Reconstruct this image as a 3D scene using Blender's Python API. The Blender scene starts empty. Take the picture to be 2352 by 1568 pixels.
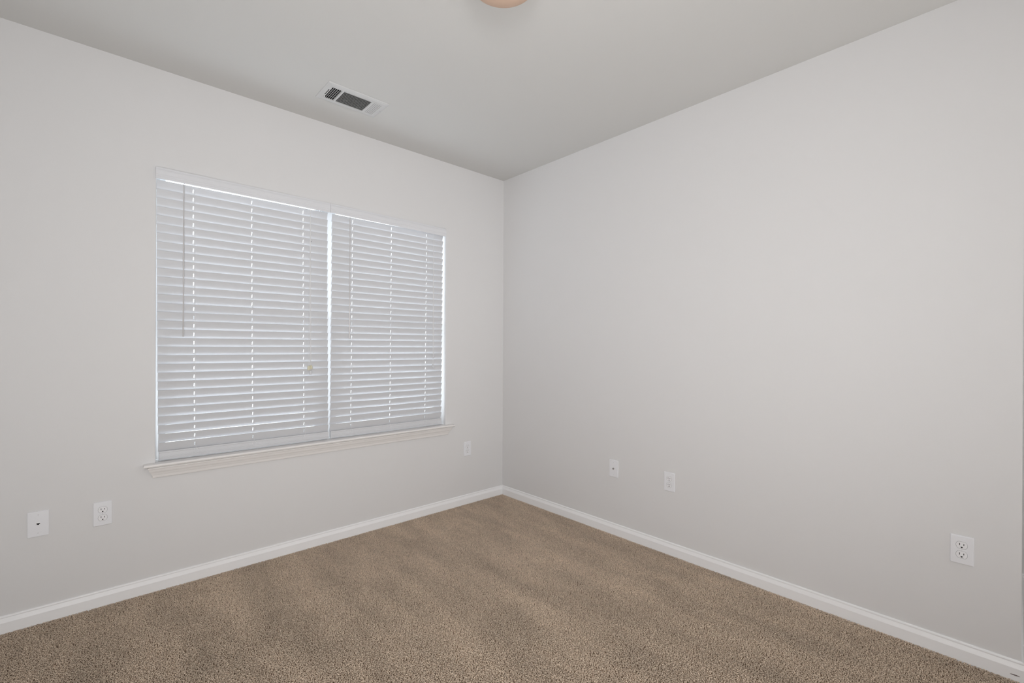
import bpy, bmesh, math, random
from mathutils import Vector, Matrix, noise
random.seed(7)
S = bpy.context.scene
PI = math.pi

# ------------------------------------------------------------------ camera
H = 2.74                                    # ceiling height
F_PX, YAW, PITCH, ROLL = 1060.76, 0.833108, -0.0013288, 0.0043122
CAM = Vector((-2.66062, -3.04528, 1.29090))
SHIFT_PX = 13.716
cd = bpy.data.cameras.new('camera'); co = bpy.data.objects.new('camera', cd)
S.collection.objects.link(co); S.camera = co
cd.sensor_fit = 'HORIZONTAL'; cd.sensor_width = 36.0
cd.lens = F_PX / 2352 * 36.0
cd.shift_y = SHIFT_PX / 2352
cd.clip_start = 0.02
fw = Vector((math.cos(YAW) * math.cos(PITCH), math.sin(YAW) * math.cos(PITCH), math.sin(PITCH)))
rt = Vector((math.sin(YAW), -math.cos(YAW), 0.0)); up = rt.cross(fw)
r2 = rt * math.cos(ROLL) + up * math.sin(ROLL); u2 = -rt * math.sin(ROLL) + up * math.cos(ROLL)
co.matrix_world = Matrix(((r2.x, u2.x, -fw.x, CAM.x), (r2.y, u2.y, -fw.y, CAM.y), (r2.z, u2.z, -fw.z, CAM.z), (0, 0, 0, 1)))

# ------------------------------------------------------------------ world, lights, exposure
S.view_settings.view_transform = 'Standard'; S.view_settings.look = 'None'
S.view_settings.gamma = 1.0; S.view_settings.use_curve_mapping = False
S.view_settings.exposure = 0.0
S.cycles.use_adaptive_sampling = True; S.cycles.adaptive_threshold = 0.08; S.cycles.max_bounces = 6; S.cycles.use_denoising = True
W = bpy.data.worlds.new('world'); S.world = W; W.use_nodes = True
bg = W.node_tree.nodes['Background']
bg.inputs['Color'].default_value = (0.86, 0.94, 1.0, 1); bg.inputs['Strength'].default_value = 3.4

def area(name, loc, target, sx, sy, watts, col):
    l = bpy.data.lights.new(name, 'AREA'); l.shape = 'RECTANGLE'; l.size = sx; l.size_y = sy
    l.energy = watts; l.color = col
    o = bpy.data.objects.new(name, l); S.collection.objects.link(o); o.location = loc
    o.rotation_euler = (Vector(target) - Vector(loc)).to_track_quat('-Z', 'Y').to_euler()
    return o
# added unseen area lights: one bounced off the ceiling, others filling from behind the camera
area('bounce_light', (-2.8, -3.6, 0.6), (-2.2, -1.8, 2.74), 0.6, 0.6, 43, (1.0, 0.995, 0.985))
area('side_fill_light', (-2.9, -3.4, 1.9), (-0.75, -0.4, 1.7), 0.4, 0.4, 7.5, (1.0, 0.99, 1.0)).data.spread = 2.0
area('fill_light', (-2.5, -4.2, 1.5), (-0.3, -0.7, 1.8), 0.8, 0.8, 3.0, (1.0, 0.99, 1.0)).data.spread = 1.3
area('rear_fill_light', (-0.3, -4.9, 1.5), (-2.2, 0.0, 1.3), 1.2, 1.8, 13.5, (1.0, 0.985, 0.97))

# ------------------------------------------------------------------ materials
def mat(name, col, rough=0.5, spec=0.5, bump=None, emit=None):
    m = bpy.data.materials.new(name); m.use_nodes = True
    nt = m.node_tree; b = nt.nodes['Principled BSDF']
    b.inputs['Base Color'].default_value = (*col, 1); b.inputs['Roughness'].default_value = rough
    b.inputs['Specular IOR Level'].default_value = spec
    if bump:
        sc, st, di = bump
        tc = nt.nodes.new('ShaderNodeTexCoord'); n = nt.nodes.new('ShaderNodeTexNoise')
        n.inputs['Scale'].default_value = sc; n.inputs['Detail'].default_value = 3
        bp = nt.nodes.new('ShaderNodeBump'); bp.inputs['Strength'].default_value = st; bp.inputs['Distance'].default_value = di
        nt.links.new(tc.outputs['Object'], n.inputs['Vector']); nt.links.new(n.outputs['Fac'], bp.inputs['Height'])
        nt.links.new(bp.outputs['Normal'], b.inputs['Normal'])
    if emit:
        b.inputs['Emission Color'].default_value = (*emit[0], 1); b.inputs['Emission Strength'].default_value = emit[1]
    return m
M_wall = mat('wall_paint', (0.735, 0.729, 0.730), 0.62, 0.3, (260, 0.12, 0.001))
M_ceil = mat('ceiling_paint', (0.675, 0.67, 0.655), 0.85, 0.2, (180, 0.15, 0.001))
M_trim = mat('trim_paint', (0.91, 0.91, 0.92), 0.38, 0.45)
M_sill = mat('sill_paint', (0.85, 0.83, 0.815), 0.35, 0.45)
M_slat = mat('blind_vinyl', (0.635, 0.64, 0.66), 0.42, 0.4, (90, 0.03, 0.0005))
M_val = mat('valance_vinyl', (0.745, 0.75, 0.775), 0.42, 0.4)
M_cord = mat('white_cord', (0.80, 0.80, 0.81), 0.8, 0.2)
M_wand = mat('wand_plastic', (0.60, 0.585, 0.59), 0.25, 0.5)
M_hook = mat('wand_hook_metal', (0.35, 0.33, 0.34), 0.4, 0.5)
M_plate = mat('plate_plastic', (0.83, 0.835, 0.865), 0.3, 0.5)
M_recep = mat('receptacle_plastic', (0.86, 0.86, 0.88), 0.3, 0.5)
M_gap_shade = mat('plate_gap_shade', (0.28, 0.28, 0.29), 0.8, 0.2)
M_black = mat('slot_black', (0.008, 0.008, 0.008), 0.7, 0.2)
M_screw = mat('screw_paint', (0.68, 0.68, 0.70), 0.4, 0.5)
M_metal = mat('coax_metal', (0.45, 0.44, 0.42), 0.35, 0.5); M_metal.node_tree.nodes['Principled BSDF'].inputs['Metallic'].default_value = 0.9
M_vent = mat('vent_enamel', (0.64, 0.64, 0.64), 0.4, 0.45)
M_fin = mat('vent_fin_enamel', (0.55, 0.55, 0.55), 0.5, 0.4)
M_blade = mat('damper_metal', (0.08, 0.08, 0.08), 0.5, 0.4)
M_duct = mat('duct_dark', (0.012, 0.012, 0.012), 0.9, 0.1)
M_cream = mat('tassel_cream', (0.66, 0.63, 0.48), 0.45, 0.4)
M_tassel = mat('tassel_white', (0.62, 0.62, 0.64), 0.4, 0.4)
M_vinyl = mat('window_vinyl', (0.89, 0.90, 0.905), 0.35, 0.45)
M_bronze = mat('lamp_bronze', (0.10, 0.055, 0.03), 0.4, 0.5)
M_shade = mat('lamp_amber_glass', (0.62, 0.46, 0.36), 0.5, 0.3, emit=((1.0, 0.55, 0.30), 0.07))

M_glass = bpy.data.materials.new('window_glass'); M_glass.use_nodes = True
nt = M_glass.node_tree; nt.nodes.clear()
o_ = nt.nodes.new('ShaderNodeOutputMaterial'); mx = nt.nodes.new('ShaderNodeMixShader'); mx.inputs[0].default_value = 0.08
t_ = nt.nodes.new('ShaderNodeBsdfTransparent'); g_ = nt.nodes.new('ShaderNodeBsdfGlossy'); g_.inputs['Roughness'].default_value = 0.02
nt.links.new(t_.outputs[0], mx.inputs[1]); nt.links.new(g_.outputs[0], mx.inputs[2]); nt.links.new(mx.outputs[0], o_.inputs[0])

# baseboard with the small scuff it carries near the outer corner
M_base_scuff = mat('baseboard_paint_scuffed', (0.91, 0.91, 0.92), 0.38, 0.45)
nt = M_base_scuff.node_tree; b = nt.nodes['Principled BSDF']
tc = nt.nodes.new('ShaderNodeTexCoord'); mp = nt.nodes.new('ShaderNodeMapping'); mp.vector_type = 'POINT'
mp.inputs['Scale'].default_value = (0.0, 1 / 0.0125, 1 / 0.0024)
mp.inputs['Location'].default_value = (0, 3.0375 / 0.0125, -0.0285 / 0.0024)
nz = nt.nodes.new('ShaderNodeTexNoise'); nz.inputs['Scale'].default_value = 250
ln = nt.nodes.new('ShaderNodeVectorMath'); ln.operation = 'LENGTH'
ad = nt.nodes.new('ShaderNodeMath'); ad.operation = 'ADD'
rp = nt.nodes.new('ShaderNodeValToRGB')
rp.color_ramp.elements[0].position = 0.75; rp.color_ramp.elements[0].color = (0.20, 0.17, 0.165, 1)
rp.color_ramp.elements[1].position = 0.99; rp.color_ramp.elements[1].color = (0.91, 0.91, 0.92, 1)
sb = nt.nodes.new('ShaderNodeMath'); sb.operation = 'MULTIPLY'; sb.inputs[1].default_value = 0.55
dv = nt.nodes.new('ShaderNodeMath'); dv.operation = 'MULTIPLY'; dv.inputs[1].default_value = 0.6
nt.links.new(tc.outputs['Object'], mp.inputs['Vector']); nt.links.new(mp.outputs[0], ln.inputs[0])
nt.links.new(tc.outputs['Object'], nz.inputs['Vector']); nt.links.new(nz.outputs['Fac'], sb.inputs[0])
nt.links.new(ln.outputs['Value'], dv.inputs[0]); nt.links.new(dv.outputs[0], ad.inputs[0]); nt.links.new(sb.outputs[0], ad.inputs[1])
nt.links.new(ad.outputs[0], rp.inputs[0]); nt.links.new(rp.outputs[0], b.inputs['Base Color'])

# carpet yarn: heather mix of tan and brown, pile-lean shading painted in as soft streaks
def carpet_material(name, light, dark, with_tint):
    m = bpy.data.materials.new(name); m.use_nodes = True
    nt = m.node_tree; b = nt.nodes['Principled BSDF']; b.inputs['Roughness'].default_value = 0.95
    b.inputs['Specular IOR Level'].default_value = 0.1
    mixc = nt.nodes.new('ShaderNodeMix'); mixc.data_type = 'RGBA'
    mixc.inputs['A'].default_value = (*dark, 1); mixc.inputs['B'].default_value = (*light, 1)
    geo = nt.nodes.new('ShaderNodeNewGeometry')
    if with_tint:
        at = nt.nodes.new('ShaderNodeAttribute'); at.attribute_name = 'tint'
        nt.links.new(at.outputs['Fac'], mixc.inputs['Factor'])
    else:
        mixc.inputs['Factor'].default_value = 0.3
    mp = nt.nodes.new('ShaderNodeMapping'); mp.inputs['Rotation'].default_value = (0, 0, math.radians(10)); mp.inputs['Scale'].default_value = (4.2, 1.3, 1.0)
    n1 = nt.nodes.new('ShaderNodeTexNoise'); n1.inputs['Scale'].default_value = 1.3; n1.inputs['Detail'].default_value = 4; n1.inputs['Roughness'].default_value = 0.6
    mr = nt.nodes.new('ShaderNodeMapRange'); mr.inputs['From Min'].default_value = 0.3; mr.inputs['From Max'].default_value = 0.7
    mr.inputs['To Min'].default_value = 0.84; mr.inputs['To Max'].default_value = 1.16
    mul = nt.nodes.new('ShaderNodeVectorMath'); mul.operation = 'SCALE'
    nt.links.new(geo.outputs['Position'], mp.inputs['Vector']); nt.links.new(mp.outputs[0], n1.inputs['Vector'])
    nt.links.new(n1.outputs['Fac'], mr.inputs['Value']); nt.links.new(mixc.outputs['Result'], mul.inputs[0])
    nt.links.new(mr.outputs[0], mul.inputs['Scale']); nt.links.new(mul.outputs[0], b.inputs['Base Color'])
    return m
M_yarn = carpet_material('carpet_yarn', (0.92, 0.77, 0.62), (0.58, 0.45, 0.345), True)
M_back = carpet_material('carpet_backing', (0.30, 0.22, 0.155), (0.22, 0.155, 0.10), False)

# ------------------------------------------------------------------ mesh helpers
def link(name, bm, m, parent=None, loc=None, rot=None, smooth=False):
    me = bpy.data.meshes.new(name); bmesh.ops.recalc_face_normals(bm, faces=bm.faces[:]); bm.to_mesh(me); bm.free()
    me.materials.append(m)
    if smooth:
        me.shade_smooth(); me.set_sharp_from_angle(angle=math.radians(35))
    o = bpy.data.objects.new(name, me); S.collection.objects.link(o)
    if parent: o.parent = parent
    if loc: o.location = loc
    if rot: o.rotation_euler = rot
    return o
def struct(name, bm, m, smooth=False):
    o = link(name, bm, m, smooth=smooth); o['kind'] = 'structure'; return o
def thing(name, label, cat, loc=(0, 0, 0), rz=0.0, group=None):
    o = bpy.data.objects.new(name, None); o.empty_display_size = 0.05; S.collection.objects.link(o)
    o.location = loc; o.rotation_euler = (0, 0, rz); o['label'] = label; o['category'] = cat
    if group: o['group'] = group
    return o
def box(bm, x0, x1, y0, y1, z0, z1, bev=0.0, seg=2):
    g = bmesh.ops.create_cube(bm, size=1.0); vs = g['verts']
    for v in vs:
        v.co = Vector((x0 if v.co.x < 0 else x1, y0 if v.co.y < 0 else y1, z0 if v.co.z < 0 else z1))
    if bev:
        es = list({e for v in vs for e in v.link_edges})
        bmesh.ops.bevel(bm, geom=es, offset=bev, segments=seg, affect='EDGES', profile=0.5)
def sweep(bm, path, prof):
    """prof: (out, up) points; path: list of (point, out_vector) already scaled for mitres; Z is up."""
    rings = []
    for P, N in path:
        rings.append([bm.verts.new(Vector(P) + Vector(N) * a + Vector((0, 0, b))) for a, b in prof])
    n = len(prof)
    for i in range(len(rings) - 1):
        for j in range(n):
            k = (j + 1) % n
            bm.faces.new((rings[i][j], rings[i][k], rings[i + 1][k], rings[i + 1][j]))
    bm.faces.new(rings[0]); bm.faces.new(rings[-1][::-1])
def tube(bm, pts, r, n=6):
    rings = []
    for i, p in enumerate(pts):
        a = pts[max(0, i - 1)]; b = pts[min(len(pts) - 1, i + 1)]
        d = (Vector(b) - Vector(a)).normalized()
        q = d.to_track_quat('Z', 'Y'); rr = r[i] if isinstance(r, (list, tuple)) else r
        rings.append([bm.verts.new(Vector(p) + q @ Vector((math.cos(2 * PI * k / n) * rr, math.sin(2 * PI * k / n) * rr, 0))) for k in range(n)])
    for i in range(len(rings) - 1):
        for k in range(n):
            bm.faces.new((rings[i][k], rings[i][(k + 1) % n], rings[i + 1][(k + 1) % n], rings[i + 1][k]))
    bm.faces.new(rings[0][::-1]); bm.faces.new(rings[-1])
def lathe(bm, prof, n=32, axis='Z', org=(0, 0, 0)):
    org = Vector(org); rings = []
    for r, h in prof:
        ring = []
        for k in range(n):
            a = 2 * PI * k / n
            v = Vector((r * math.cos(a), r * math.sin(a), h)) if axis == 'Z' else Vector((r * math.cos(a), h, r * math.sin(a)))
            ring.append(bm.verts.new(org + v))
        rings.append(ring)
    for i in range(len(rings) - 1):
        for k in range(n):
            bm.faces.new((rings[i][k], rings[i][(k + 1) % n], rings[i + 1][(k + 1) % n], rings[i + 1][k]))
    bm.faces.new(rings[0][::-1]); bm.faces.new(rings[-1])
def plate_prism(bm, pts, y_front, y_back, bev=0.0):
    """outline pts (x, z) extruded along y, front face towards -y."""
    f = [bm.verts.new((x, y_front, z)) for x, z in pts]; k = [bm.verts.new((x, y_back, z)) for x, z in pts]
    n = len(pts); ff = bm.faces.new(f); bm.faces.new(k[::-1])
    for i in range(n): bm.faces.new((f[i], k[i], k[(i + 1) % n], f[(i + 1) % n]))
    if bev: bmesh.ops.bevel(bm, geom=list(ff.edges), offset=bev, segments=2, affect='EDGES', profile=0.5)

# ------------------------------------------------------------------ room shell
XW, YS, YE = -3.14, -5.60, -3.053        # west wall, south wall, outside corner of the east wall
XH = 1.05                                 # far side of the recess past the east wall
OX0, OX1, OZ0, OZ1 = -2.414, -0.599, 0.662, 2.2185   # window opening
T = 0.14
bm = bmesh.new(); box(bm, XW - .12, XH + .12, YS - .12, T, -.12, 0.0); struct('floor', bm, M_back)
bm = bmesh.new(); box(bm, XW - .12, XH + .12, YS - .12, T, H, H + .12); struct('ceiling', bm, M_ceil)
bm = bmesh.new()
def jamb(bm, xa, xb, round_at):
    r = 0.005; pts = []
    if round_at == xb:
        pts = [(xa, 0), (xb - r, 0)] + [(xb - r + r * math.sin(t), r - r * math.cos(t)) for t in (PI / 8, PI / 4, 3 * PI / 8, PI / 2)] + [(xb, T), (xa, T)]
    else:
        pts = [(xb, 0), (xa + r, 0)] + [(xa + r - r * math.sin(t), r - r * math.cos(t)) for t in (PI / 8, PI / 4, 3 * PI / 8, PI / 2)] + [(xa, T), (xb, T)]
    lo = [bm.verts.new((x, y, OZ0)) for x, y in pts]; hi = [bm.verts.new((x, y, OZ1)) for x, y in pts]
    bm.faces.new(lo); bm.faces.new(hi[::-1])
    for i in range(len(pts)):
        bm.faces.new((lo[i], hi[i], hi[(i + 1) % len(pts)], lo[(i + 1) % len(pts)]))
jamb(bm, XW - .12, OX0, OX0); jamb(bm, OX1, .12, OX1)
box(bm, XW - .12, .12, 0, T, OZ1, H); box(bm, XW - .12, .12, 0, T, 0, OZ0)
struct('wall_window', bm, M_wall)
bm = bmesh.new(); box(bm, 0.0, .12, YE, 0.0, 0, H); struct('wall_right', bm, M_wall)
bm = bmesh.new(); box(bm, XW - .12, XW, YS - .12, 0.0, 0, H); struct('wall_left', bm, M_wall)
bm = bmesh.new(); box(bm, XW, XH, YS - .12, YS, 0, H); struct('wall_rear', bm, M_wall)
bm = bmesh.new(); box(bm, XH, XH + .12, YS - .12, YE + .12, 0, H); box(bm, .12, XH, YE, YE + .12, 0, H)
struct('wall_recess', bm, M_wall)

BP = [(0, 0), (.0135, 0), (.0135, .054), (.0128, .0562), (.0075, .0700), (.0066, .0722), (.0070, .0742), (.0072, .0775), (.0060, .0810), (.0035, .0830), (0, .0830)]
def baseboard(name, path, m=None):
    bm = bmesh.new(); sweep(bm, path, BP); return struct(name, bm, m or M_trim)
baseboard('baseboard_window', [((XW, 0, 0), (1, -1, 0)), ((0, 0, 0), (-1, -1, 0))])
baseboard('baseboard_right', [((0, 0, 0), (-1, -1, 0)), ((0, YE, 0), (-1, -1, 0)), ((XH, YE, 0), (-1, -1, 0))], M_base_scuff)
baseboard('baseboard_left', [((XW, YS, 0), (1, 1, 0)), ((XW, 0, 0), (1, -1, 0))])
baseboard('baseboard_rear', [((XH, YS, 0), (-1, 1, 0)), ((XW, YS, 0), (1, 1, 0))])
baseboard('baseboard_recess', [((XH, YE, 0), (-1, -1, 0)), ((XH, YS, 0), (-1, 1, 0))])

# window stool (bull-nosed board) and the crown-shaped apron with mitred returns
bm = bmesh.new()
zt, zb = 0.6755, 0.6600
nose = [(0.045 - .0077 + .0077 * math.sin(t), (zt + zb) / 2 + .0077 * math.cos(t)) for t in [PI * k / 8 for k in range(9)]]
prof = [(0, zt)] + nose + [(0, zb)]
def ext_x(bm, x0, x1, prof):
    a = [bm.verts.new((x0, -d, z)) for d, z in prof]; b = [bm.verts.new((x1, -d, z)) for d, z in prof]
    bm.faces.new(a); bm.faces.new(b[::-1])
    for i in range(len(prof)): bm.faces.new((a[i], b[i], b[(i + 1) % len(prof)], a[(i + 1) % len(prof)]))
sx0, sx1 = -2.466, -0.536
path = [((sx0 + .045, 0, 0), (-1, 0, 0)), ((sx0 + .045, 0, 0), (-1, -1, 0)), ((sx1 - .045, 0, 0), (1, -1, 0)), ((sx1 - .045, 0, 0), (1, 0, 0))]
sweep(bm, path, prof)
box(bm, OX0 + .0005, OX1 - .0005, 0, 0.085, OZ0 + .0003, zt)
struct('trim_1', bm, M_sill, smooth=True)
bm = bmesh.new()
AP = [(0, .6595), (.0295, .6595), (.0295, .6565), (.0340, .6555), (.0340, .6515), (.0315, .6480), (.0300, .6455), (.0285, .6400), (.0262, .6345), (.0232, .6300),
      (.0218, .6285), (.0205, .6240), (.0175, .6180), (.0150, .6135), (.0142, .6110), (.0140, .6030), (.0120, .6000), (0, .5990)]
ax0, ax1 = -2.414, -0.588
path = [((ax0, 0, 0), (-1, 0, 0)), ((ax0, 0, 0), (-1, -1, 0)), ((ax1, 0, 0), (1, -1, 0)), ((ax1, 0, 0), (1, 0, 0))]
sweep(bm, path, AP); struct('trim_2', bm, M_sill, smooth=True)

# ------------------------------------------------------------------ two windows behind the blinds
MULL = -1.500
def window(name, x0, x1):
    w = bpy.data.objects.new(name, None); S.collection.objects.link(w); w['kind'] = 'structure'
    bm = bmesh.new(); z0, z1 = zt, OZ1
    for a, b_, c, d in ((x0, x0 + .024, z0, z1), (x1 - .024, x1, z0, z1), (x0 + .024, x1 - .024, z1 - .012, z1), (x0 + .024, x1 - .024, z0, z0 + .04)):
        box(bm, a, b_, .086, .136, c, d, .002)
    link('window_frame', bm, M_vinyl, w)
    zm = (z0 + z1) / 2
    for nm, ya, c, d in (('lower_sash', .098, z0 + .04, zm + .02), ('upper_sash', .118, zm - .02, z1 - .012)):
        bm = bmesh.new(); xa, xb = x0 + .024, x1 - .024; rs = .024; tr = .009 if nm == 'upper_sash' else .03
        for p in ((xa, xa + rs, c, d), (xb - rs, xb, c, d), (xa + rs, xb - rs, c, c + .03), (xa + rs, xb - rs, d - tr, d)):
            box(bm, p[0], p[1], ya - .012, ya + .008, p[2], p[3], .0015)
        s = link(nm, bm, M_vinyl, w)
        bm = bmesh.new(); box(bm, xa + rs, xb - rs, ya - .003, ya + .001, c + .03, d - tr)
        link('pane', bm, M_glass, s)
    return w
window('window_1', OX0 + .001, MULL - .02)
window('window_2', MULL + .02, OX1 - .001)
bm = bmesh.new(); box(bm, MULL - .0195, MULL + .0195, .080, .136, zt, OZ1, .002); struct('trim_3', bm, M_vinyl)

# ------------------------------------------------------------------ blinds
PITCH_Z, NS, ZTOP = 0.0464, 31, 2.1655
SY, SW, ST = 0.0285, 0.0500, 0.0028          # slat pivot depth, width, thickness
def blind(label, x0, x1, lads, wand_x, wand_z, cord_x, zval, skew, seed, tassels):
    rnd = random.Random(seed)
    b = thing('window_blind', label, 'window blind', ((x0 + x1) / 2, 0.028, zt), 0, 'faux wood blinds in the twin window')
    inv = Vector(b.location)
    def part(name, bm, m, parent=None, smooth=False):
        o = link(name, bm, m, parent or b, smooth=smooth)
        if parent is None: o.location = -inv
        return o
    # valance: moulded board with a return at its free end, hanging a touch out of level
    bm = bmesh.new()
    VP = [(0, .0070), (0.0060, 0), (.0078, .0015), (.0078, .0130), (.0062, .0150), (.0062, .0230), (.0075, .0245), (.0078, .0290), (.0078, .0420), (.0068, .0480), (.0045, .0530), (.0045, .0610), (0, .0610)]
    VP = [(d + .011 if d > 0 else 0, z) for d, z in VP]
    xa, xb = zval[0], zval[1]; za, zb_ = zval[2], zval[3]
    yb = -0.0015
    A = [bm.verts.new((xa, yb - d, za + z)) for d, z in VP]; B = [bm.verts.new((xb, yb - d, zb_ + z)) for d, z in VP]
    bm.faces.new(A); bm.faces.new(B[::-1])
    for i in range(len(VP)): bm.faces.new((A[i], B[i], B[(i + 1) % len(VP)], A[(i + 1) % len(VP)]))
    part('valance', bm, M_val)
    # headrail
    bm = bmesh.new(); box(bm, x0 + .002, x1 - .002, .003, .054, 2.1880, OZ1 - .0008, .002); part('headrail', bm, M_val)
    # slats: one stack, each with three rout holes
    bm = bmesh.new()
    hx = .0021; hw = .0097
    for k in range(NS):
        zt_k = ZTOP - PITCH_Z * k
        ang = math.radians(71.5 + rnd.uniform(-1.3, 1.0) - (1.2 if k > 17 else 0) * rnd.random())
        yc = SY + rnd.uniform(-.0007, .0007)
        zc = zt_k - SW / 2 * math.sin(ang)
        xs = set([x0 + rnd.uniform(0, .0015), x1 - rnd.uniform(0, .0015)])
        for l in lads: xs |= {l - hx, l + hx}
        nseg = 9
        for i in range(1, nseg):
            q = x0 + (x1 - x0) * i / nseg
            if all(abs(q - l) > .01 for l in lads): xs.add(q)
        xs = sorted(xs); ws = [-SW / 2, -hw, hw, SW / 2]
        ph = rnd.uniform(0, 6.28); am = rnd.uniform(.0001, .00045)
        def P(x, w, side):
            crown = 0.0008 * (1 - (w / (SW / 2)) ** 2)
            bow = am * math.sin(3.0 * (x - x0) / (x1 - x0) * 2.1 + ph)
            n = side * ST / 2 + crown
            y = yc + w * math.cos(ang) - n * math.sin(ang)
            z = zc - w * math.sin(ang) - n * math.cos(ang) + bow
            return (x + skew * (k / 31) ** 1.4, y, z)
        grid = {}
        for i, x in enumerate(xs):
            for j, w in enumerate(ws):
                for s in (1, -1): grid[i, j, s] = bm.verts.new(P(x, w, s))
        def solid(i, j):
            if i < 0 or j < 0 or i >= len(xs) - 1 or j >= 3: return False
            return not (j == 1 and any(abs((xs[i] + xs[i + 1]) / 2 - l) < 1e-4 for l in lads))
        for i in range(len(xs) - 1):
            for j in range(3):
                if not solid(i, j): continue
                for s in (1, -1):
                    q = [grid[i, j, s], grid[i + 1, j, s], grid[i + 1, j + 1, s], grid[i, j + 1, s]]
                    bm.faces.new(q if s > 0 else q[::-1])
                if not solid(i - 1, j): bm.faces.new((grid[i, j, 1], grid[i, j + 1, 1], grid[i, j + 1, -1], grid[i, j, -1]))
                if not solid(i + 1, j): bm.faces.new((grid[i + 1, j, 1], grid[i + 1, j, -1], grid[i + 1, j + 1, -1], grid[i + 1, j + 1, 1]))
                if not solid(i, j - 1): bm.faces.new((grid[i, j, 1], grid[i, j, -1], grid[i + 1, j, -1], grid[i + 1, j, 1]))
                if not solid(i, j + 1): bm.faces.new((grid[i, j + 1, 1], grid[i + 1, j + 1, 1], grid[i + 1, j + 1, -1], grid[i, j + 1, -1]))
    part('slats', bm, M_slat)
    # bottom rail, tipped like the slats, with moulded edge
    bm = bmesh.new(); zr = ZTOP - PITCH_Z * NS
    RP = [(.0200, zr + .001), (.0150, zr - .0005), (.0135, zr - .006), (.0150, zr - .0085), (.0150, zr - .0260), (.0120, zr - .0290), (.0120, zr - .0330), (.0145, zr - .0345), (.0150, zr - .0400), (.0170, zr - .0460), (.0300, zr - .0470), (.0340, zr - .0505), (.0340, zr - .004)]
    RP = [(y + .0045, z) for y, z in RP]
    A = [bm.verts.new((x0 + .0035 + skew, y, z)) for y, z in RP]; B = [bm.verts.new((x1 - .001 + skew, y, z)) for y, z in RP]
    bm.faces.new(A); bm.faces.new(B[::-1])
    for i in range(len(RP)): bm.faces.new((A[i], B[i], B[(i + 1) % len(RP)], A[(i + 1) % len(RP)]))
    rail = part('bottom_rail', bm, M_slat)
    # ladder cords: front strings hugging the slat edges, and their loops on the rail
    for l in lads:
        bm = bmesh.new(); pts = []
        for k in range(NS + 1):
            z = ZTOP - PITCH_Z * k
            ls = l + skew * (k / 31) ** 1.4
            pts.append((ls + .0050, .0185, z + .001)); pts.append((ls + .0050 + rnd.uniform(-.0012, .0012), .0205, z - PITCH_Z * .55))
        pts = pts[:-1]
        tube(bm, pts, .0006, 5)
        tube(bm, [(l + skew * (k / 31) ** 1.4, .030, ZTOP + .02 - PITCH_Z * k) for k in range(NS + 1)], .0009, 5)
        l += skew
        dx = rnd.choice((-1, 1)) * rnd.uniform(.006, .014)
        tube(bm, [(l + .005, .0185, zr + .001), (l + .005 + dx, .0150, zr - .012), (l + .004 + dx * 1.1, .0160, zr - .024), (l - .002 + dx * .3, .0155, zr - .028), (l - .004, .0150, zr - .018), (l - .002, .0178, zr - .003)], .0011, 6)
        part('ladder_cord', bm, M_cord)
    # tilt wand on its hook
    bm = bmesh.new(); zt_, zb_w = wand_z
    tube(bm, [(wand_x, .0005, zt_), (wand_x - .0004, -.0008, (zt_ + zb_w) / 2), (wand_x - .001, .0, zb_w + .004), (wand_x - .001, .0, zb_w)], [.0032, .0036, .0040, .0028], 6)
    wd = part('tilt_wand', bm, M_wand)
    bm = bmesh.new()
    tube(bm, [(wand_x, .0045, 2.190), (wand_x, .002, 2.176), (wand_x + .002, .0, 2.164), (wand_x, .0, zt_ - .002), (wand_x - .002, .001, zt_ + .006)], .0013, 6)
    h = link('wand_hook', bm, M_hook, wd)
    # lift cords and tassels
    bm = bmesh.new(); tl = []
    for (dx, zend, kind) in tassels:
        tube(bm, [(cord_x, .004, 2.190), (cord_x + dx * .2, .004, 1.95), (cord_x + dx * .7, .0035, 1.6), (cord_x + dx, .002, zend)], .0011, 6)
    cd_ = part('lift_cord', bm, M_cord)
    for (dx, zend, kind) in tassels:
        bm = bmesh.new()
        if kind == 'cream':
            lathe(bm, [(.0025, .012), (.0060, .011), (.0085, .002), (.0090, -.008), (.0078, -.014), (.003, -.015)], 20, org=(cord_x + dx, .0005, zend - .008))
            link('tassel', bm, M_cream, cd_, smooth=True)['label'] = 'cream bell tassel'
        elif kind == 'white':
            lathe(bm, [(.002, .012), (.0048, .010), (.0062, 0), (.0068, -.010), (.0060, -.014), (.002, -.015)], 20, org=(cord_x + dx, -.001, zend - .008))
            link('tassel', bm, M_tassel, cd_, smooth=True)
        else:
            lathe(bm, [(.002, .011), (.0042, .009), (.0052, 0), (.0055, -.009), (.002, -.011)], 16, org=(cord_x + dx, .0, zend - .006))
            link('tassel', bm, M_tassel, cd_, smooth=True)
    if seed == 1:      # little knot high on the left blind's cord
        bm = bmesh.new(); bmesh.ops.create_uvsphere(bm, u_segments=10, v_segments=8, radius=.0028, matrix=Matrix.Translation((cord_x + .004, .002, 1.957)))
        link('cord_knot', bm, M_hook, cd_, smooth=True)
    return b
blind('white faux wood blind over the left half of the window, with cream bell tassels', -2.4120, -1.5170,
      (-2.2500, -1.9620, -1.6700), -2.296, (2.155, 1.338), -1.632, (-2.4180, -1.5145, 2.1612, 2.1600), 0.0110, 1,
      ((-.008, 1.160, 'cream'), (.006, 1.165, 'cream'), (.003, 1.130, 'white')))
blind('white faux wood blind on the right half of the window, nearest the room corner', -1.4870, -0.6140,
      (-1.3460, -1.0560, -0.7620), -1.375, (2.152, 1.337), -0.712, (-1.5130, -0.6120, 2.1600, 2.1510), -0.0090, 2,
      ((.001, 1.224, 'small'), (-.005, 1.150, 'small'), (.004, 1.140, 'small')))

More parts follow.
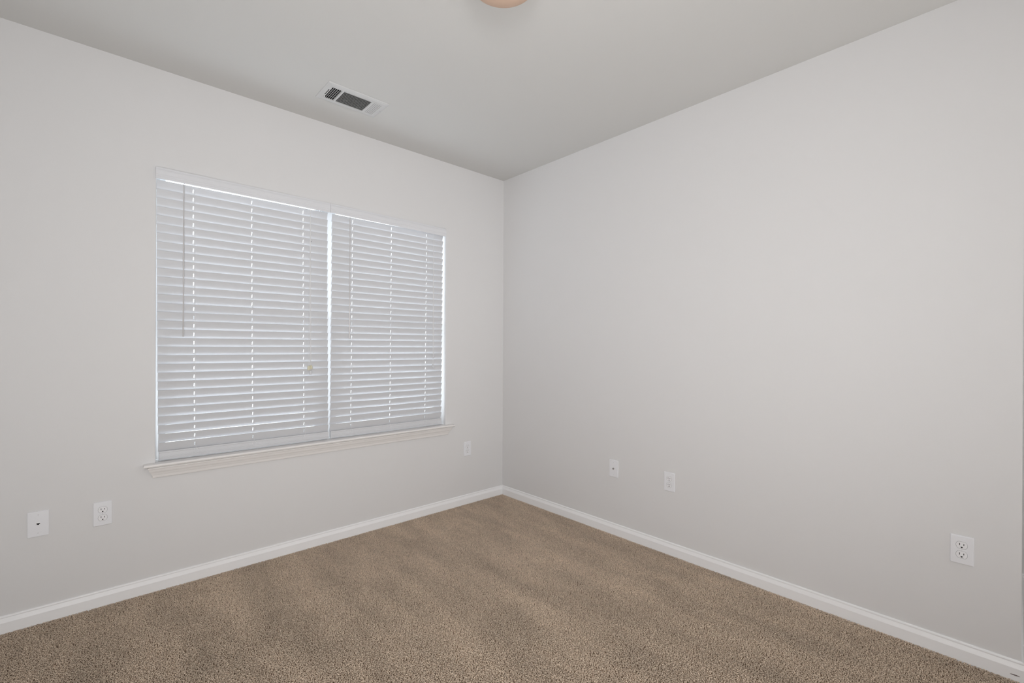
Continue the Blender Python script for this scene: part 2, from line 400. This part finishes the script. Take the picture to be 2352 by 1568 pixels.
# ------------------------------------------------------------------ wall plates
PW, PH = 0.0705, 0.1155
def rrect(w, h, r, n=4):
    pts = []
    for cx, cz, a0 in ((w / 2 - r, h / 2 - r, 0), (-w / 2 + r, h / 2 - r, 90), (-w / 2 + r, -h / 2 + r, 180), (w / 2 - r, -h / 2 + r, 270)):
        for k in range(n + 1):
            a = math.radians(a0 + 90 * k / n); pts.append((cx + r * math.cos(a), cz + r * math.sin(a)))
    return pts
def face_outline(R, hh, n=10):      # round socket face cut flat top and bottom
    a1 = math.asin(hh / R); pts = []
    for k in range(n + 1): a = -a1 + 2 * a1 * k / n; pts.append((R * math.cos(a), R * math.sin(a)))
    for k in range(n + 1): a = PI - a1 + 2 * a1 * k / n; pts.append((R * math.cos(a), R * math.sin(a)))
    return pts
def cover(t, bev=.0030):
    bm = bmesh.new(); rings = []
    for ins, y in ((0, 0), (0, -.0058 + bev * .85), (bev * .25, -.0058 + bev * .35), (bev * .6, -.0058 + bev * .1), (bev, -.0058)):
        rings.append([bm.verts.new((x, y, z)) for x, z in rrect(PW - 2 * ins, PH - 2 * ins, max(.0005, .0022 - ins * .5))])
    for a, b_ in zip(rings, rings[1:]):
        for i in range(len(a)): bm.faces.new((a[i], a[(i + 1) % len(a)], b_[(i + 1) % len(a)], b_[i]))
    bm.faces.new(rings[0][::-1]); bm.faces.new(rings[-1])
    return link('cover_plate', bm, M_plate, t)
def screw(t, z):
    bm = bmesh.new(); lathe(bm, [(.0001, -.0064), (.0020, -.0063), (.0025, -.0056)], 14, axis='Y', org=(0, 0, z))
    s = link('screw', bm, M_screw, t)
    return s
def duplex(label, loc, rz):
    t = thing('wall_outlet', label, 'outlet', loc, rz, 'duplex wall outlets')
    cover(t)
    for zc in (.0195, -.0195):
        bm = bmesh.new(); plate_prism(bm, [(x, z + zc) for x, z in face_outline(.0172, .0142)], -.0066, -.004, .0008)
        r = link('receptacle', bm, M_recep, t)
        bm = bmesh.new(); plate_prism(bm, [(x, z + zc) for x, z in face_outline(.0179, .0149)], -.0059, -.004)
        link('face_gap_shade', bm, M_gap_shade, r)  # grey ring painted in as the shade of the gap round the face
        for sx, sh in ((-.0063, .0088), (.0063, .0070)):
            bm = bmesh.new(); box(bm, sx - .0011, sx + .0011, -.0068, -.005, zc + .0035 - sh / 2, zc + .0035 + sh / 2); link('slot', bm, M_black, r)
        bm = bmesh.new(); plate_prism(bm, [(x, z + zc - .0078) for x, z in [(-.0027, -.0012), (-.0020, -.0026), (0, -.0032), (.0020, -.0026), (.0027, -.0012), (.0027, .0018), (-.0027, .0018)]], -.0068, -.005)
        link('ground_hole', bm, M_black, r)
    screw(t, 0.0)
    return t
duplex('white duplex outlet below the left end of the window sill, beside the phone jack plate', (-2.6205, 0, .4600), 0)
duplex('small far white duplex outlet below the right end of the window sill, near the corner', (-.3850, 0, .4560), 0)
R9 = -PI / 2           # plates on the right wall: plate front (-y) turned to face -x
duplex('white duplex outlet on the right wall, beside the coax plate', (0, -1.5810, .4560), R9)
duplex('largest, nearest white duplex outlet at the far right of the right wall', (0, -2.8865, .4615), R9)
t = thing('phone_jack_plate', 'white phone jack wall plate left of the outlet on the window wall', 'phone jack', (-2.8430, 0, .4660), 0)
cover(t, .0016); screw(t, .0415); screw(t, -.0415)
bm = bmesh.new(); plate_prism(bm, rrect(.0150, .0150, .004), -.0070, -.004, .001); j = link('jack', bm, M_recep, t)
bm = bmesh.new(); plate_prism(bm, [(x, z) for x, z in [(-.0058, .0035), (-.0058, .0000), (-.0035, -.0012), (-.0025, -.0040), (.0025, -.0040), (.0035, -.0012), (.0058, .0000), (.0058, .0035)]], -.0072, -.005)
link('jack_opening', bm, M_black, j)
t = thing('coax_plate', 'white coax cable wall plate with one round socket on the right wall', 'cable plate', (0, -1.1675, .4570), R9)
cover(t, .0016); screw(t, .0415); screw(t, -.0415)
bm = bmesh.new(); lathe(bm, [(.0064, -.0056), (.0064, -.0078), (.0050, -.0084), (.0046, -.0084), (.0046, -.0135), (.0036, -.0138)], 16, axis='Y'); j = link('connector', bm, M_metal, t, smooth=True)
bm = bmesh.new(); lathe(bm, [(.0039, -.0137), (.0001, -.0140)], 16, axis='Y'); link('connector_opening', bm, M_black, j)

# ------------------------------------------------------------------ ceiling register
vx0, vx1, vy0, vy1 = -1.706, -1.346, -.502, -.288
vz = H
t = thing('air_vent', 'white metal ceiling air vent with louvres, above the window', 'vent', ((vx0 + vx1) / 2, (vy0 + vy1) / 2, H))
VL = Vector(((vx0 + vx1) / 2, (vy0 + vy1) / 2, H))
bm = bmesh.new()
hx0, hx1, hy0, hy1 = -1.672, -1.380, -.463, -.326        # core with the louvres
zf = H - .0085
L0 = [(vx0, vy0), (vx1, vy0), (vx1, vy1), (vx0, vy1)]
def inset(L, d): return [(L[0][0] + d, L[0][1] + d), (L[1][0] - d, L[1][1] + d), (L[2][0] - d, L[2][1] - d), (L[3][0] + d, L[3][1] - d)]
HOLE = [(hx0, hy0), (hx1, hy0), (hx1, hy1), (hx0, hy1)]
rings = [(L0, H - .0002), (L0, H - .0030), (inset(L0, .0045), H - .0060), (inset(L0, .0180), zf), (HOLE, zf), (HOLE, H - .0040)]
vr = [[bm.verts.new((x - VL.x, y - VL.y, z - VL.z)) for x, y in L] for L, z in rings]
for i in range(len(vr) - 1):
    for k in range(4): bm.faces.new((vr[i][k], vr[i][(k + 1) % 4], vr[i + 1][(k + 1) % 4], vr[i + 1][k]))
# bars between the three banks
for xa, xb in ((-1.6165, -1.6060), (-1.4420, -1.4330)):
    box(bm, xa - VL.x, xb - VL.x, hy0 - VL.y, hy1 - VL.y, zf - H, -.0035)
link('vent_frame', bm, M_vent, t)
bm = bmesh.new(); box(bm, hx0 - VL.x, hx1 - VL.x, hy0 - VL.y, hy1 - VL.y, -.0042, -.0006); link('damper', bm, M_duct, t)
for k in range(4):
    y = hy0 + .028 + k * .024
    bm = bmesh.new(); box(bm, -1.670 - VL.x, -1.6175 - VL.x, y - VL.y, y + .009 - VL.y, -.0052, -.0040); link('damper_blade', bm, M_blade, t)
def fin(bm, a, b, w, tilt, along):
    """thin tilted blade; along 'x' or 'y'"""
    th = .0007
    c, s = math.cos(tilt), math.sin(tilt)
    for_pts = [(-w / 2, -th / 2), (w / 2, -th / 2), (w / 2, th / 2), (-w / 2, th / 2)]
    rr = []
    for e in (a, b):
        ring = []
        for p, q in for_pts:
            u, v = p * c - q * s, p * s + q * c
            P = (e[0], e[1] + u, e[2] + v) if along == 'x' else (e[0] + u, e[1], e[2] + v)
            ring.append(bm.verts.new((P[0] - VL.x, P[1] - VL.y, P[2] - VL.z)))
        rr.append(ring)
    for k in range(4): bm.faces.new((rr[0][k], rr[0][(k + 1) % 4], rr[1][(k + 1) % 4], rr[1][k]))
    bm.faces.new(rr[0]); bm.faces.new(rr[1][::-1])
zc = H - .0072
n = 11
for k in range(n):
    y = hy0 + (k + .5) * (hy1 - hy0) / n
    bm = bmesh.new(); fin(bm, (-1.6060, y, zc), (-1.4420, y, zc), .0066, math.radians(50), 'x'); link('louvre', bm, M_fin, t)
for k in range(5):
    x = -1.6165 - (k + .35) * .0107
    bm = bmesh.new(); fin(bm, (x, hy0, zc), (x, hy1, zc), .0062, math.radians(38), 'y'); link('louvre', bm, M_vent, t)
for k in range(5):
    x = -1.4330 + (k + .45) * .0107
    bm = bmesh.new(); fin(bm, (x, hy0, zc), (x, hy1, zc), .0076, math.radians(-20), 'y'); link('louvre', bm, M_vent, t)
bm = bmesh.new()
def lb(x0, x1, y0, y1, z0, z1, bev=.0006): box(bm, x0 - VL.x, x1 - VL.x, y0 - VL.y, y1 - VL.y, z0 - VL.z, z1 - VL.z, bev)
lb(-1.6795, -1.6725, -.3520, -.3380, H - .0160, H - .0080)
lb(-1.6790, -1.6690, -.3400, -.3370, H - .0120, H - .0060)
link('damper_lever', bm, M_vent, t)
bm = bmesh.new(); lb(-1.6815, -1.6775, -.4320, -.3640, H - .0086, H - .0060, 0); link('lever_slot', bm, M_duct, t)
for sx, sy in ((-1.694, -.395), (-1.358, -.395)):
    bm = bmesh.new(); lathe(bm, [(.0030, -.0070), (.0026, -.0092), (.0003, -.0096)], 12, org=(sx - VL.x, sy - VL.y, 0)); link('screw', bm, M_screw, t)

# ------------------------------------------------------------------ ceiling lamp just above the top edge of the picture
LX, LY = -1.523, -1.736
t = thing('ceiling_lamp', 'warm amber glass ceiling lamp glowing at the top edge of the picture', 'ceiling lamp', (LX, LY, H))
bm = bmesh.new(); lathe(bm, [(.150, -.0005), (.155, -.012), (.148, -.024), (.130, -.028)], 48); link('lamp_base', bm, M_bronze, t, smooth=True)
bm = bmesh.new(); lathe(bm, [(.140, -.027), (.150, -.045), (.144, -.066), (.122, -.090), (.092, -.106), (.055, -.117), (.020, -.121), (.002, -.1215)], 64); link('lamp_shade', bm, M_shade, t, smooth=True)

# ------------------------------------------------------------------ carpet pile
PS = 0.40; SP = 0.0046
def pile_patch():
    rnd = random.Random(3); vs = []; fs = []; tint = []
    n = int(round(PS / SP)); st = PS / n
    for i in range(n):
        for j in range(n):
            x = (i + .5 + rnd.uniform(-.45, .45)) * st; y = (j + .5 + rnd.uniform(-.45, .45)) * st
            a = rnd.uniform(0, 2 * PI); le = rnd.uniform(.0035, .0085); hh = rnd.uniform(.0055, .0085)
            curl = rnd.uniform(-1.2, 1.2); r = rnd.uniform(.00100, .0014); c = min(1, max(0, rnd.gauss(.55, .30)))
            pts = []
            for q, (h_, d_) in enumerate(((0, 0), (.65, .12), (1.0, .45), (.90, .95))):
                aa = a + curl * d_
                pts.append(Vector((x + math.cos(aa) * le * d_, y + math.sin(aa) * le * d_, hh * h_)))
            base = len(vs)
            for q, p in enumerate(pts):
                d = (pts[min(3, q + 1)] - pts[max(0, q - 1)]).normalized(); s1 = d.cross(Vector((-math.sin(a), math.cos(a), .2))).normalized(); s2 = d.cross(s1)
                rr = r * (.9, 1, 1.05, .6)[q]
                for w in range(4):
                    an = PI / 2 * w + .5 * q
                    vs.append(p + s1 * (math.cos(an) * rr) + s2 * (math.sin(an) * rr)); tint.append(min(1, max(0, c + rnd.uniform(-.1, .1))))
            for q in range(3):
                for w in range(4):
                    fs.append((base + q * 4 + w, base + q * 4 + (w + 1) % 4, base + q * 4 + 4 + (w + 1) % 4, base + q * 4 + 4 + w))
            fs.append((base + 12, base + 13, base + 14, base + 15))
    me = bpy.data.meshes.new('carpet_tufts'); me.from_pydata([tuple(v) for v in vs], [], fs)
    at = me.attributes.new('tint', 'FLOAT', 'POINT'); at.data.foreach_set('value', tint)
    me.materials.append(M_yarn); me.shade_smooth()
    return bpy.data.objects.new('carpet_tufts', me)      # source of the pile only, never linked on its own
src = pile_patch()
pts = []; rots = []
ymin = -3.60
nx = int(math.ceil((0 - XW) / PS)); ny = int(math.ceil(-ymin / PS))
rnd = random.Random(11)
for i in range(nx):
    for j in range(ny):
        pts.append((-(i + .5) * PS, -(j + .5) * PS, 0)); rots.append(rnd.randrange(4) * PI / 2)
me = bpy.data.meshes.new('carpet_pile'); me.from_pydata(pts, [], [])
me.attributes.new('turn', 'FLOAT', 'POINT').data.foreach_set('value', rots)
me.materials.append(M_yarn)
cp = bpy.data.objects.new('carpet_pile', me); S.collection.objects.link(cp)
cp['kind'] = 'stuff'; cp['label'] = 'tan and brown heathered cut pile carpet covering the floor'; cp['category'] = 'carpet'
for v in src.data.vertices: v.co.x -= PS / 2; v.co.y -= PS / 2
ng = bpy.data.node_groups.new('pile_scatter', 'GeometryNodeTree')
ng.interface.new_socket('Geometry', in_out='INPUT', socket_type='NodeSocketGeometry')
ng.interface.new_socket('Geometry', in_out='OUTPUT', socket_type='NodeSocketGeometry')
gi = ng.nodes.new('NodeGroupInput'); go = ng.nodes.new('NodeGroupOutput')
oi = ng.nodes.new('GeometryNodeObjectInfo'); oi.inputs['Object'].default_value = src
ip = ng.nodes.new('GeometryNodeInstanceOnPoints'); na = ng.nodes.new('GeometryNodeInputNamedAttribute'); na.data_type = 'FLOAT'; na.inputs['Name'].default_value = 'turn'
cx = ng.nodes.new('ShaderNodeCombineXYZ')
ng.links.new(gi.outputs[0], ip.inputs['Points']); ng.links.new(oi.outputs['Geometry'], ip.inputs['Instance'])
ng.links.new(na.outputs['Attribute'], cx.inputs['Z']); ng.links.new(cx.outputs[0], ip.inputs['Rotation'])
ng.links.new(ip.outputs[0], go.inputs[0])
cp.modifiers.new('pile', 'NODES').node_group = ng
